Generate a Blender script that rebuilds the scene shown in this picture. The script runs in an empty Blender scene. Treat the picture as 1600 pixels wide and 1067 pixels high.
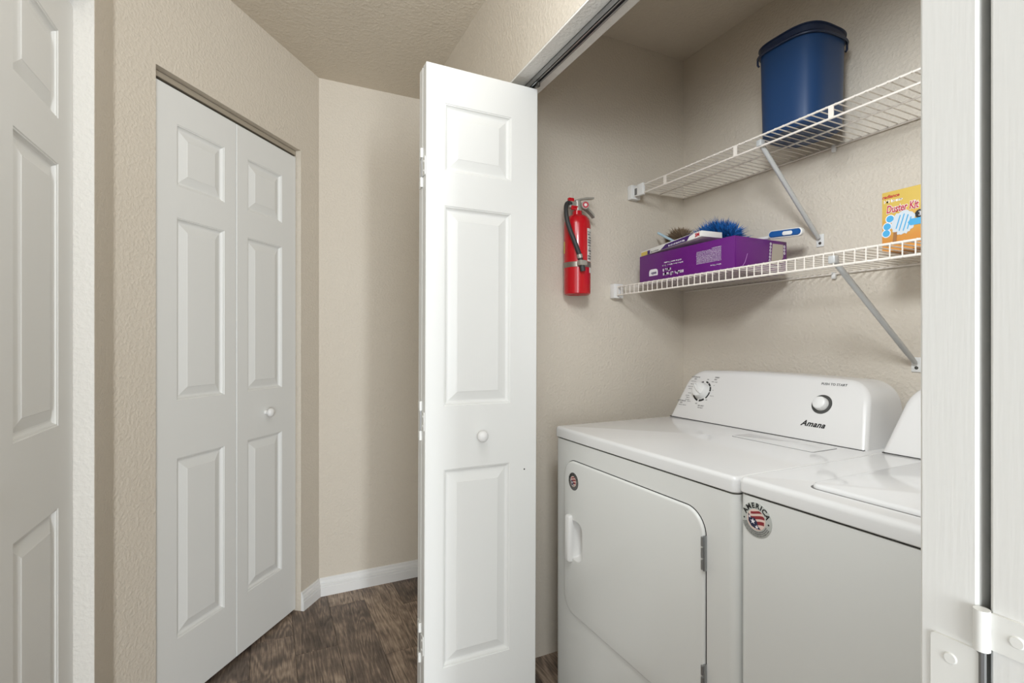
import bpy, bmesh, math, random
from mathutils import Vector, Matrix
random.seed(7)
R = math.radians
scn = bpy.context.scene
COL = scn.collection

# ------------------------------------------------------------------ camera
# world: +Y runs along the laundry closet opening (down the hall), +X points into the closet
cam_d = bpy.data.cameras.new('camera'); cam = bpy.data.objects.new('camera', cam_d); COL.objects.link(cam)
cam_d.sensor_width = 36.0; cam_d.lens = 36.0*790/1600; cam_d.clip_start = 0.02; cam_d.shift_y = 0.001
cam.location = (0, 0, 1.196); cam.rotation_euler = (R(90), 0, R(-25.9))
scn.camera = cam
# ------------------------------------------------------------------ world, lights, exposure
w = bpy.data.worlds.new('World'); scn.world = w; w.use_nodes = True
w.node_tree.nodes['Background'].inputs[0].default_value = (0.90, 0.955, 1.0, 1)
w.node_tree.nodes['Background'].inputs[1].default_value = 1.55
def area(name, loc, rot, sx, sy, power, col, shape='RECTANGLE'):
    l = bpy.data.lights.new(name, 'AREA'); l.shape = shape; l.size = sx; l.size_y = sy; l.energy = power; l.color = col
    o = bpy.data.objects.new(name, l); COL.objects.link(o); o.location = loc; o.rotation_euler = rot
    return o
def point(name, loc, power, col, r):
    l = bpy.data.lights.new(name, 'POINT'); l.energy = power; l.color = col; l.shadow_soft_size = r
    o = bpy.data.objects.new(name, l); COL.objects.link(o); o.location = loc
    return o
area('hall_end_daylight', (0.30, -4.2, 1.15), (R(90), 0, 0), 0.30, 1.3, 82, (0.90, 0.955, 1.0))
area('hall_room_daylight', (-0.6, -2.6, 1.35), (R(90), 0, R(-8)), 1.8, 1.7, 72, (0.90, 0.955, 1.0))
point('hall_ceiling_lamp_light', (0.30, 0.82, 2.08), 8.6, (0.92, 0.965, 1.0), 0.15)
sl = bpy.data.lights.new('closet_fill_spot', 'SPOT'); sl.energy = 55; sl.color = (0.90, 0.955, 1.0); sl.shadow_soft_size = 0.12; sl.spot_size = R(100); sl.spot_blend = 0.9  # added fill spot above the frame, brightens the closet; no such fixture known
so = bpy.data.objects.new('closet_fill_spot', sl); COL.objects.link(so); so.location = (0.34, 0.30, 1.93)
so.rotation_euler = (Vector((1.5, 0.85, 1.32))-Vector((0.34, 0.30, 1.93))).to_track_quat('-Z', 'Y').to_euler()
vs = scn.view_settings
vs.view_transform = 'Standard'; vs.look = 'None'; vs.gamma = 1.0; vs.use_curve_mapping = False
vs.exposure = 0.08

# ------------------------------------------------------------------ materials
def lin(c):
    return tuple((v/255/12.92 if v/255 <= .04045 else ((v/255+.055)/1.055)**2.4) for v in c) + (1,)
def mat(name, rgb, rough=0.5, metal=0.0, spec=0.5, coat=0.0):
    m = bpy.data.materials.new(name); m.use_nodes = True
    p = m.node_tree.nodes['Principled BSDF']
    p.inputs['Base Color'].default_value = lin(rgb); p.inputs['Roughness'].default_value = rough
    p.inputs['Metallic'].default_value = metal; p.inputs['Specular IOR Level'].default_value = spec
    p.inputs['Coat Weight'].default_value = coat
    return m
def nodes(m):
    nt = m.node_tree
    return nt, nt.nodes, nt.links, nt.nodes['Principled BSDF']
def add_bump(m, scale, strength, dist=0.002, detail=3, stretch=(1, 1, 1), coord='Object', ramp=None):
    nt, N, L, p = nodes(m)
    tc = N.new('ShaderNodeNewGeometry') if coord == 'World' else N.new('ShaderNodeTexCoord')
    mp = N.new('ShaderNodeMapping'); mp.inputs['Scale'].default_value = stretch
    L.new(tc.outputs['Position' if coord == 'World' else coord], mp.inputs['Vector'])
    n = N.new('ShaderNodeTexNoise'); n.inputs['Scale'].default_value = scale; n.inputs['Detail'].default_value = detail
    L.new(mp.outputs[0], n.inputs['Vector'])
    out = n.outputs['Fac']
    if ramp:
        r = N.new('ShaderNodeValToRGB'); r.color_ramp.elements[0].position = ramp[0]; r.color_ramp.elements[1].position = ramp[1]
        L.new(out, r.inputs[0]); out = r.outputs[0]
    b = N.new('ShaderNodeBump'); b.inputs['Strength'].default_value = strength; b.inputs['Distance'].default_value = dist
    L.new(out, b.inputs['Height']); L.new(b.outputs[0], p.inputs['Normal'])
    return m
def tone(m, rgb2, scale, amount=0.5):
    nt, N, L, p = nodes(m)
    g = N.new('ShaderNodeNewGeometry'); n = N.new('ShaderNodeTexNoise'); n.inputs['Scale'].default_value = scale; n.inputs['Detail'].default_value = 2
    L.new(g.outputs['Position'], n.inputs['Vector'])
    mx = N.new('ShaderNodeMix'); mx.data_type = 'RGBA'
    mx.inputs[6].default_value = p.inputs['Base Color'].default_value[:]; mx.inputs[7].default_value = lin(rgb2)
    L.new(n.outputs['Fac'], mx.inputs[0]); L.new(mx.outputs[2], p.inputs['Base Color'])
    return m
M = {}
M['wall'] = tone(add_bump(mat('beige_wall_paint', (215, 206, 192), 0.62, spec=0.35), 105, 0.30, 0.004, 2.5, coord='World', ramp=(0.40, 0.70)), (212, 202, 187), 3)
M['ceiling'] = add_bump(mat('ceiling_paint', (214, 204, 188), 0.8, spec=0.2), 80, 0.28, 0.004, 3, coord='World', ramp=(0.40, 0.68))
M['jamb'] = add_bump(mat('white_drywall_return', (230, 227, 221), 0.55, spec=0.35), 95, 0.24, 0.004, 2.5, coord='World', ramp=(0.42, 0.66))
M['door'] = add_bump(mat('white_door_paint', (229, 229, 226), 0.40, spec=0.4), 42, 0.11, 0.0012, 4, stretch=(9, 9, 0.5))
M['door_panel'] = add_bump(mat('white_door_panel_paint', (229, 229, 226), 0.40, spec=0.4), 42, 0.11, 0.0012, 4, stretch=(9, 9, 0.5))
M['trim'] = mat('white_trim_paint', (232, 231, 229), 0.42, spec=0.4)
M['enamel'] = mat('white_appliance_enamel', (222, 221, 219), 0.10, spec=0.5)
M['enamel_front'] = add_bump(mat('white_appliance_side_enamel', (222, 222, 218), 0.24, spec=0.5), 900, 0.03, 0.0003, 1)
M['console'] = mat('white_console_plastic', (221, 219, 216), 0.22, spec=0.5)
M['wplastic'] = mat('white_plastic', (228, 227, 224), 0.35)
M['wire'] = mat('white_vinyl_wire', (226, 218, 208), 0.4)
M['gapblack'] = mat('dark_seam', (40, 39, 37), 0.8)
M['steel'] = mat('galvanised_steel', (168, 170, 172), 0.35, 1.0)
M['darksteel'] = mat('dark_track_steel', (92, 90, 86), 0.45, 0.9)
M['alu'] = mat('grey_brace_paint', (196, 197, 196), 0.4, 0.25)
M['bucket'] = mat('navy_plastic', (32, 60, 98), 0.36, spec=0.4)
M['bucketdark'] = mat('dark_navy_plastic', (24, 36, 60), 0.4)
M['red'] = mat('red_enamel', (190, 20, 32), 0.22, spec=0.5, coat=0.2)
M['rubber'] = mat('black_rubber', (52, 52, 52), 0.55)
M['valve'] = mat('valve_metal', (172, 168, 158), 0.4, 0.35)
M['strap'] = mat('strap_steel', (150, 142, 132), 0.4, 0.7)
M['labelw'] = mat('white_label_paper', (225, 222, 216), 0.6)
M['ink'] = mat('black_ink', (30, 30, 30), 0.5)
M['greyink'] = mat('grey_ink', (112, 110, 108), 0.5)
M['redink'] = mat('red_ink', (176, 32, 50), 0.5)
M['purple'] = mat('purple_carton', (98, 20, 114), 0.38)
M['purple2'] = mat('dark_purple_carton', (66, 34, 100), 0.4)
M['whiteink'] = mat('white_ink', (232, 228, 232), 0.5)
M['yellowpaper'] = mat('yellow_carton', (204, 182, 92), 0.5)
M['card'] = mat('grey_cardboard', (178, 168, 154), 0.7)
M['bluefeather'] = mat('blue_fibre', (22, 104, 182), 0.6)
M['bluefeather2'] = mat('navy_fibre', (24, 72, 130), 0.7)
M['brownfeather'] = mat('brown_fibre', (128, 108, 86), 0.8)
M['bluegrip'] = mat('blue_plastic', (10, 82, 150), 0.35)
M['paleblue'] = mat('pale_blue_plastic', (176, 200, 214), 0.35)
M['hinge'] = mat('white_painted_hinge', (228, 228, 224), 0.35)
M['skyink'] = mat('sky_blue_ink', (70, 160, 206), 0.5)
M['flagred'] = mat('flag_red_ink', (138, 44, 50), 0.4)
M['flagpink'] = mat('flag_cream_ink', (226, 200, 188), 0.4)
M['flagblue'] = mat('flag_navy_ink', (36, 40, 68), 0.4)
M['silver'] = mat('silver_foil', (188, 190, 184), 0.35, 0.1)
M['silverdark'] = mat('dark_silver_foil', (104, 104, 100), 0.35, 0.4)
# yellow/orange carton: printed blend from yellow top to orange bottom
m = mat('duster_carton', (216, 178, 70), 0.42); nt, N, L, p = nodes(m)
tc = N.new('ShaderNodeTexCoord'); sp = N.new('ShaderNodeSeparateXYZ'); L.new(tc.outputs['Generated'], sp.inputs[0])
ns = N.new('ShaderNodeTexNoise'); ns.inputs['Scale'].default_value = 4
L.new(tc.outputs['Generated'], ns.inputs['Vector'])
ad = N.new('ShaderNodeMath'); ad.operation = 'MULTIPLY_ADD'; ad.inputs[1].default_value = 0.5; L.new(ns.outputs['Fac'], ad.inputs[0]); L.new(sp.outputs['Z'], ad.inputs[2])
rp = N.new('ShaderNodeValToRGB'); rp.color_ramp.elements[0].position = 0.45; rp.color_ramp.elements[0].color = lin((206, 140, 66))
rp.color_ramp.elements[1].position = 0.95; rp.color_ramp.elements[1].color = lin((204, 174, 86))
L.new(ad.outputs[0], rp.inputs[0]); L.new(rp.outputs[0], p.inputs['Base Color']); M['carton'] = m
# floor vinyl wood: grain + knots, tone differs plank to plank
def plank_mat():
    m = mat('weathered_wood_vinyl', (110, 98, 88), 0.42, spec=0.35); nt, N, L, p = nodes(m)
    oi = N.new('ShaderNodeObjectInfo'); tc = N.new('ShaderNodeTexCoord')
    of = N.new('ShaderNodeVectorMath'); of.operation = 'MULTIPLY_ADD'
    cb = N.new('ShaderNodeCombineXYZ'); L.new(oi.outputs['Random'], cb.inputs[0]); L.new(oi.outputs['Random'], cb.inputs[1])
    L.new(cb.outputs[0], of.inputs[0]); of.inputs[1].default_value = (37, 91, 0); L.new(tc.outputs['Object'], of.inputs[2])
    mp = N.new('ShaderNodeMapping'); mp.inputs['Scale'].default_value = (12, 1.5, 1); L.new(of.outputs[0], mp.inputs[0])
    n1 = N.new('ShaderNodeTexNoise'); n1.inputs['Scale'].default_value = 1.0; n1.inputs['Detail'].default_value = 1.5; n1.inputs['Distortion'].default_value = 0.5
    L.new(mp.outputs[0], n1.inputs['Vector'])
    k = N.new('ShaderNodeMath'); k.operation = 'MULTIPLY'; k.inputs[1].default_value = 100; L.new(n1.outputs['Fac'], k.inputs[0])
    si = N.new('ShaderNodeMath'); si.operation = 'SINE'; L.new(k.outputs[0], si.inputs[0])
    mp2 = N.new('ShaderNodeMapping'); mp2.inputs['Scale'].default_value = (190, 16, 1); L.new(of.outputs[0], mp2.inputs[0])
    n2 = N.new('ShaderNodeTexNoise'); n2.inputs['Scale'].default_value = 1; n2.inputs['Detail'].default_value = 4; L.new(mp2.outputs[0], n2.inputs['Vector'])
    n3 = N.new('ShaderNodeTexNoise'); n3.inputs['Scale'].default_value = 9; n3.inputs['Detail'].default_value = 3; L.new(of.outputs[0], n3.inputs['Vector'])
    a1 = N.new('ShaderNodeMath'); a1.operation = 'MULTIPLY_ADD'; a1.inputs[1].default_value = 0.11; L.new(si.outputs[0], a1.inputs[0]); L.new(n2.outputs['Fac'], a1.inputs[2])
    a2 = N.new('ShaderNodeMath'); a2.operation = 'MULTIPLY_ADD'; a2.inputs[1].default_value = 1.0; L.new(n3.outputs['Fac'], a2.inputs[0]); L.new(a1.outputs[0], a2.inputs[2])
    a3 = N.new('ShaderNodeMath'); a3.operation = 'MULTIPLY_ADD'; a3.inputs[1].default_value = 0.42; L.new(oi.outputs['Random'], a3.inputs[0]); L.new(a2.outputs[0], a3.inputs[2])
    rp = N.new('ShaderNodeValToRGB'); cr = rp.color_ramp
    cr.elements[0].position = 0.70; cr.elements[0].color = lin((70, 61, 55))
    cr.elements[1].position = 1.50; cr.elements[1].color = lin((172, 152, 134))
    e = cr.elements.new(0.98); e.color = lin((104, 91, 82))
    e = cr.elements.new(1.0); e.color = lin((118, 103, 92))
    sc = N.new('ShaderNodeMath'); sc.operation = 'MULTIPLY_ADD'; sc.inputs[1].default_value = 0.8; sc.inputs[2].default_value = -0.46
    L.new(a3.outputs[0], sc.inputs[0])
    cr.elements[0].position = 0.12; cr.elements[1].position = 0.45; cr.elements[2].position = 0.58; cr.elements[3].position = 0.95
    cs = [(72, 63, 57), (116, 101, 90), (142, 124, 109), (204, 182, 160)]
    for el, c in zip(cr.elements, cs): el.color = lin(c)
    L.new(sc.outputs[0], rp.inputs[0]); L.new(rp.outputs[0], p.inputs['Base Color'])
    b = N.new('ShaderNodeBump'); b.inputs['Strength'].default_value = 0.25; b.inputs['Distance'].default_value = 0.001
    L.new(a1.outputs[0], b.inputs['Height']); L.new(b.outputs[0], p.inputs['Normal'])
    return m
M['plank'] = plank_mat()
M['subfloor'] = mat('floor_joint', (88, 79, 71), 0.8)

# ------------------------------------------------------------------ mesh helpers
class MB:
    def __init__(s): s.v = []; s.f = []; s.sm = []
    def add(s, vs, fs, smooth=False, mx=None):
        o = len(s.v)
        s.v += [tuple(mx @ Vector(v)) if mx else tuple(v) for v in vs]
        s.f += [tuple(i+o for i in f) for f in fs]; s.sm += [smooth]*len(fs)
        return s
    def box(s, x0, x1, y0, y1, z0, z1, bev=0.0, mx=None, seg=2):
        bm = bmesh.new(); bmesh.ops.create_cube(bm, size=1)
        for v in bm.verts:
            v.co = Vector(((x0+x1)/2+v.co.x*(x1-x0), (y0+y1)/2+v.co.y*(y1-y0), (z0+z1)/2+v.co.z*(z1-z0)))
        if bev: bmesh.ops.bevel(bm, geom=bm.edges[:], offset=bev, segments=seg, affect='EDGES', profile=0.5)
        bm.verts.index_update()
        s.add([v.co[:] for v in bm.verts], [[v.index for v in f.verts] for f in bm.faces], bool(bev), mx); bm.free(); return s
    def prism(s, pts, z0, z1, mx=None, smooth=False):
        """pts: ccw (x,y) outline, extruded in z"""
        n = len(pts); vs = [(x, y, z0) for x, y in pts]+[(x, y, z1) for x, y in pts]
        fs = [tuple(range(n))[::-1], tuple(range(n, 2*n))]+[(i, (i+1) % n, n+(i+1) % n, n+i) for i in range(n)]
        return s.add(vs, fs, smooth, mx)
    def rings(s, rings, close=True, cap0=False, cap1=False, smooth=True, mx=None):
        n = len(rings[0]); vs = [p for r in rings for p in r]; fs = []
        for k in range(len(rings)-1):
            for i in range(n if close else n-1):
                j = (i+1) % n; fs.append((k*n+i, k*n+j, (k+1)*n+j, (k+1)*n+i))
        if cap0: fs.append(tuple(range(n))[::-1])
        if cap1: fs.append(tuple(range((len(rings)-1)*n, len(rings)*n)))
        return s.add(vs, fs, smooth, mx)
    def lathe(s, prof, n=32, mx=None, caps=True):
        """prof: [(r,z)] about z"""
        rs = [[(r*math.cos(2*math.pi*i/n), r*math.sin(2*math.pi*i/n), z) for i in range(n)] for r, z in prof]
        return s.rings(rs, True, caps, caps, True, mx)
    def tube(s, path, r, n=8, caps=True, mx=None, radii=None):
        P = [Vector(p) for p in path]; rs = []; prev = None
        for i, p in enumerate(P):
            t = (P[min(i+1, len(P)-1)]-P[max(i-1, 0)]).normalized()
            if prev is None:
                a = Vector((0, 0, 1)) if abs(t.z) < .9 else Vector((1, 0, 0)); u = t.cross(a).normalized()
            else: u = (prev-t*prev.dot(t)).normalized()
            prev = u; vv = t.cross(u); rr = radii[i] if radii else r
            rs.append([tuple(p+u*rr*math.cos(2*math.pi*k/n)+vv*rr*math.sin(2*math.pi*k/n)) for k in range(n)])
        return s.rings(rs, True, caps, caps, True, mx)
    def mesh(s, name, mats, ang=38):
        me = bpy.data.meshes.new(name); me.from_pydata(s.v, [], s.f)
        for m_ in (mats if isinstance(mats, list) else [mats]): me.materials.append(m_)
        for p_, sm in zip(me.polygons, s.sm): p_.use_smooth = sm
        bm = bmesh.new(); bm.from_mesh(me); bmesh.ops.recalc_face_normals(bm, faces=bm.faces[:]); bm.to_mesh(me); bm.free()
        me.set_sharp_from_angle(angle=R(ang))
        return me
    def build(s, name, mats, parent=None, loc=None, rot=None):
        return link(name, s.mesh(name, mats), parent, loc, rot)
def link(name, me, parent=None, loc=None, rot=None):
    o = bpy.data.objects.new(name, me); COL.objects.link(o); o.parent = parent
    if loc is not None: o.location = loc
    if rot is not None: o.rotation_euler = rot
    return o
def tag(o, label=None, cat=None, group=None, kind=None):
    if label: o['label'] = label
    if cat: o['category'] = cat
    if group: o['group'] = group
    if kind: o['kind'] = kind
    return o
def empty(name, loc, rz=0.0):
    o = bpy.data.objects.new(name, None); COL.objects.link(o); o.location = loc; o.rotation_euler = (0, 0, rz); o.empty_display_size = 0.05
    return o
def rrect(x0, x1, y0, y1, r, n=6):
    """rounded rectangle ccw; r = radius or (bl, br, tr, tl)"""
    r = r if isinstance(r, tuple) else (r,)*4; out = []
    for (cx, cy, a0, rr) in ((x0+r[0], y0+r[0], 180, r[0]), (x1-r[1], y0+r[1], 270, r[1]), (x1-r[2], y1-r[2], 0, r[2]), (x0+r[3], y1-r[3], 90, r[3])):
        for k in range(n+1):
            a = R(a0+90*k/n); out.append((cx+rr*math.cos(a), cy+rr*math.sin(a)))
    return out
def frame(o, right, up):
    """matrix whose x = right, y = up, z = outward normal"""
    r = Vector(right).normalized(); u = Vector(up).normalized(); n = r.cross(u).normalized(); u = n.cross(r)
    return Matrix(((r.x, u.x, n.x, o[0]), (r.y, u.y, n.y, o[1]), (r.z, u.z, n.z, o[2]), (0, 0, 0, 1)))
def text_geo(mb, s, size, mx, shear=0.0, off=0.0, align='CENTER', space=1.0, ext=0.0002):
    c = bpy.data.curves.new('t', 'FONT'); c.body = s; c.size = size; c.shear = shear; c.offset = off; c.extrude = ext
    c.align_x = align; c.align_y = 'CENTER'; c.space_character = space; c.resolution_u = 3
    o = bpy.data.objects.new('t', c); me = bpy.data.meshes.new_from_object(o)
    mb.add([v.co[:] for v in me.vertices], [tuple(p.vertices) for p in me.polygons], False, mx)
    bpy.data.objects.remove(o); bpy.data.curves.remove(c); bpy.data.meshes.remove(me)
def scribble(mb, x0, x1, y, h, mx, rnd, wgt=0.25, ext=0.0002):
    """a line of small unreadable print: irregular upright and cross strokes grouped in words"""
    x = x0
    while x < x1-h*.5:
        for _ in range(rnd.randint(2, 8)):
            if x > x1-h*.5: break
            wd = h*rnd.choice((.45, .55, .6)); t = h*wgt
            mb.box(x, x+t, y, y+h*rnd.choice((1, .72, .72)), 0, ext, mx=mx)
            if rnd.random() < .75: mb.box(x, x+wd, y+h*rnd.choice((0, .3, .5)), y+h*rnd.choice((0, .3))+t*.9+h*.1, 0, ext, mx=mx)
            if rnd.random() < .6: mb.box(x+wd-t, x+wd, y, y+h*.72, 0, ext, mx=mx)
            x += wd+h*.18
        x += h*.4

# ------------------------------------------------------------------ SETTING
HC = 2.445; XL = -0.386; XC = 0.718; XI = 0.833; XB = 1.664; YF = 2.545; YE = 1.686; ZO = 2.05
T = Vector((0.616, 0.788)).normalized(); NN = Vector((T.y, -T.x)); P0 = Vector((-0.305, 1.870)); P1 = Vector((0.138, 2.4366))
Ccor = P1+T*((YF-P1.y)/T.y)
Acor = P0-T*((P0.x-XL)/T.x)
def q(v): return (v.x, v.y)

fl = MB().box(-4, 2.2, -5.5, 3.2, -0.06, -0.0025).build('floor', M['subfloor']); tag(fl, 'grey-brown weathered wood plank floor', 'floor', kind='structure')
bmP = MB().box(0.0007, 0.1543, 0.0007, 0.9133, -0.003, 0.0, 0.0005, seg=1)
plank_me = bmP.mesh('plank', M['plank'])
starts = {0: 2.10, 1: 2.415, 2: 1.957, -1: 2.25, -2: 2.02, -3: 2.3, -4: 1.9, 3: 2.30, 4: 1.75, 5: 2.05, 6: 1.86, 7: 2.2}
for k in range(-4, 8):
    x = 0.10+k*0.155
    for j in range(-4, 2):
        y = starts[k]+j*0.914-0.0
        if y > 2.62 or y+0.914 < -0.9: continue
        link('plank', plank_me, fl, (x, y, 0))

c_ = MB().box(-4, 2.2, -5.5, 3.2, HC, HC+0.05).build('ceiling', M['ceiling']); tag(c_, 'textured beige hall and closet ceiling', 'ceiling', kind='structure')

# left wall (runs down the hall) with the opening of door_3, rounded into the diagonal wall
YD3a, YD3b = 0.815, 1.592
wl = MB()
d1 = Vector((0, 1)); rad = 0.03
ang = math.acos(d1.dot(T)); tl = rad*math.tan(ang/2); arc = []
ctr = Vector((XL-rad, Acor.y-tl))     # arc bulging toward the hall
# convex corner: the wall turns toward the hall, so it is a hollow corner smoothed with a fillet
ctr = Vector((XL+rad, Acor.y-tl))
for k in range(7):
    a = math.pi-ang*k/6; arc.append((ctr.x+rad*math.cos(a), ctr.y+rad*math.sin(a)))
poly = [(-0.50, YD3b), (XL, YD3b)]+arc+[q(P0), q(P0-NN*0.115), (-0.50, 1.88)]
wl.prism(poly, 0, HC)
wl.box(-0.50, XL, YD3a, YD3b, ZO, HC)
wl.box(-0.50, XL, 0.55, YD3a, 0, HC)
wl.box(-0.95, -0.93, 0.55, 1.88, 0, HC); wl.box(-0.95, -0.50, 0.55, 0.57, 0, HC); wl.box(-0.95, -0.50, 1.86, 1.88, 0, HC)
wl = wl.build('wall_left', M['wall']); tag(wl, 'beige textured wall strip beside the near left bifold door', 'wall', kind='structure')
jb = MB().box(-0.499, XL-0.0006, YD3b-0.003, YD3b+0.0005, 0, ZO).build('trim_2', M['jamb']); tag(jb, 'white textured door return beside the near left bifold door', 'door return', kind='structure')

wd = MB()
wd.prism([q(P0), q(P1), q(P1-NN*0.115), q(P0-NN*0.115)], ZO, HC)
wd.prism([q(P1), q(Ccor), (Ccor.x, YF+0.1), q(P1-NN*0.115+T*0.02), q(P1-NN*0.115)], 0, HC)
bk0, bk1 = P0-NN*0.6-T*0.02, P1-NN*0.6+T*0.02
wd.prism([q(bk0), q(bk1), q(bk1-NN*0.02), q(bk0-NN*0.02)], 0, HC)
wd.prism([q(P0-NN*0.115-T*0.02), q(P0-NN*0.115), q(P0-NN*0.6), q(P0-NN*0.6-T*0.02)], 0, HC)
wd.prism([q(P1-NN*0.115), q(P1-NN*0.115+T*0.02), q(P1-NN*0.6+T*0.02), q(P1-NN*0.6)], 0, HC)
wd = wd.build('wall_diagonal', M['wall']); tag(wd, 'slanted beige wall around the closed bifold door', 'wall', kind='structure')
wf = MB().box(Ccor.x-0.1, XC, YF, YF+0.1, 0, HC).build('wall_far', M['wall']); tag(wf, 'beige end wall of the hall behind the folded door', 'wall', kind='structure')

YJ0, YJ1 = 0.095, 1.565       # closet opening
wr = MB()
wr.box(XC, XI, YJ1, YF+0.1, 0, HC); wr.box(XC, XI, YJ0, YJ1, ZO, HC); wr.box(XC, XI, -1.6, YJ0, 0, HC)
wr = wr.build('wall_right', M['wall']); tag(wr, 'beige wall and header over the laundry closet opening', 'wall', kind='structure')
o = MB().box(XI, XB, YE, YE+0.1, 0, HC).build('wall_closet_side', M['wall']); tag(o, 'beige closet end wall holding the fire extinguisher', 'wall', kind='structure')
o = MB().box(XB, XB+0.1, -0.15, YE+0.1, 0, HC).build('wall_closet_back', M['wall']); tag(o, 'beige closet back wall behind shelves and dryer', 'wall', kind='structure')
o = MB().box(XI, XB, -0.12, -0.02, 0, HC).build('wall_closet_near', M['wall']); tag(o, 'beige closet end wall beyond the washer', 'wall', kind='structure')
o = MB().box(XC+0.0005, XI-0.0005, YJ0, YJ1, ZO-0.006, ZO-0.0002).build('trim_1', M['jamb']); tag(o, 'pale painted underside of the closet header', 'trim', kind='structure')
o = MB(); o.box(XC+0.0005, XI-0.0005, YJ1-0.004, YJ1-0.0002, 0, ZO-0.006)
o = o.build('trim_3', M['jamb']); tag(o, 'pale painted closet opening return behind the folded door', 'trim', kind='structure')
# door tracks
def track(name, L_, mat_, label):
    b = MB(); b.box(-0.0145, 0.0145, 0, L_, 0.019, 0.021); b.box(-0.0145, -0.0125, 0, L_, 0, 0.021); b.box(0.0125, 0.0145, 0, L_, 0, 0.021)
    b.box(-0.0145, -0.006, 0, L_, 0, 0.002); b.box(0.006, 0.0145, 0, L_, 0, 0.002)
    return tag(b.build(name, mat_), label, 'door track', kind='structure')
tk = track('door_track', YJ1-YJ0-0.01, M['steel'], 'grey metal door track under the closet header'); tk.location = (0.776, YJ0+0.003, ZO-0.028); tk.scale = (0.66, 1, 1)
ro = MB().lathe([(0.002, 0), (0.009, 0.001), (0.009, 0.008), (0.004, 0.01), (0.004, 0.028)], 16).build('roller', M['darksteel'], tk, (0, 1.405-YJ0, -0.014))

# baseboards
def baseboard(name, p, dirv, nrm, L_, label):
    prof = [(0, 0), (0.014, 0), (0.014, 0.040), (0.0112, 0.041), (0.0112, 0.044), (0.0128, 0.046), (0.0128, 0.054), (0.0095, 0.0555), (0.0095, 0.058), (0.0108, 0.060), (0.0095, 0.067), (0.0062, 0.072), (0.0062, 0.074), (0.006, 0.080), (0.003, 0.084), (0, 0.084)]
    vs = []; D = Vector(dirv).normalized(); Nn = Vector(nrm).normalized()
    rings = []
    for s_ in (0, L_):
        rings.append([(p[0]+D.x*s_+Nn.x*a, p[1]+D.y*s_+Nn.y*a, z) for a, z in prof])
    b = MB().rings(rings, True, True, True, False)
    return tag(link(name, b.mesh(name, M['trim'], 4)), label, 'baseboard', kind='structure')
baseboard('baseboard_far', (Ccor.x+0.003, YF), (1, 0), (0, -1), XC-Ccor.x-0.004, 'long white moulded baseboard under the hall end wall')
LD = (Ccor-P1).length
baseboard('baseboard_diagonal', q(P1+T*0.0005), q(T), q(NN), LD-0.004, 'short white baseboard piece between bifold door and corner')
MB().prism([(0, 0), (0, -0.013), (0.03, -0.013), (0.03, 0)], 0, 0.001)

# ------------------------------------------------------------------ DOORS
TH = 0.035; LW = 0.371; LZ0, LZ1 = 0.012, 2.020
PZ = [(0.228, 0.818), (1.006, 1.604), (1.707, 1.909)]
def leaf_mesh(w, x0, x1):
    xs = [0, x0, x1, w]; zs = [LZ0]+[z for p_ in PZ for z in p_]+[LZ1]
    b = MB(); e = 0.0018
    def quad(a, c, d, f, y):
        b.add([(a, y, d), (c, y, d), (c, y, f), (a, y, f)], [(0, 1, 2, 3)])
    xe = [e, x0, x1, w-e]; ze = [LZ0+e]+zs[1:-1]+[LZ1-e]
    for y in (0, TH):
        for i in range(3):
            for k in range(len(zs)-1):
                if i == 1 and k % 2 == 1: continue
                quad(xe[i], xe[i+1], ze[k], ze[k+1], y)
    out = lambda g, y: [(g, y, LZ0+g), (w-g, y, LZ0+g), (w-g, y, LZ1-g), (g, y, LZ1-g)]
    b.rings([out(e, 0), out(0, e), out(0, TH-e), out(e, TH)], True, smooth=False)
    bm = bmesh.new(); me = b.mesh('leaf', M['door']); bm.from_mesh(me)
    bmesh.ops.remove_doubles(bm, verts=bm.verts[:], dist=1e-5); bmesh.ops.recalc_face_normals(bm, faces=bm.faces[:]); bm.to_mesh(me); bm.free()
    return me
PROF = [(0, 0), (0.0015, 0.0018), (0.004, 0.0024), (0.0055, 0.006), (0.009, 0.0095), (0.012, 0.0108), (0.0155, 0.0108), (0.041, 0.0024), (0.0425, 0.0014)]
def panel_mesh(pw, ph):
    rs = []
    def loop(i, y): return [(i, y, i), (pw-i, y, i), (pw-i, y, ph-i), (i, y, ph-i)]
    fr = [loop(i, d) for i, d in PROF]; bk = [loop(i, TH-d) for i, d in PROF]
    b = MB(); b.rings(fr[::-1]+bk, True, True, True, False)
    return b.mesh('panel', M['door_panel'], 2)
knob_me = MB().lathe([(0.0, 0.0), (0.009, 0), (0.0085, 0.006), (0.0075, 0.010), (0.012, 0.015), (0.0165, 0.020), (0.0175, 0.026), (0.015, 0.032), (0.009, 0.036), (0.0, 0.0372)], 24, caps=False).mesh('knob', M['trim'])
def leaf(parent, x, y, w, narrow_left, knob=False, rz=0.0, name='leaf'):
    a, c = (0.057, w-0.094) if narrow_left else (0.094, w-0.057)
    l = link(name, leaf_mesh(w, a, c), parent, (x, y, 0), (0, 0, rz))
    for z0, z1 in PZ:
        link('panel', panel_mesh(c-a, z1-z0), l, (a, 0, z0))
    if knob:
        k = link('knob', knob_me, l, ((a+c)/2 if knob is True else knob, 0.0003, 0.912), (R(90), 0, 0)); k['label'] = 'round white knob'
    return l
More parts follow.
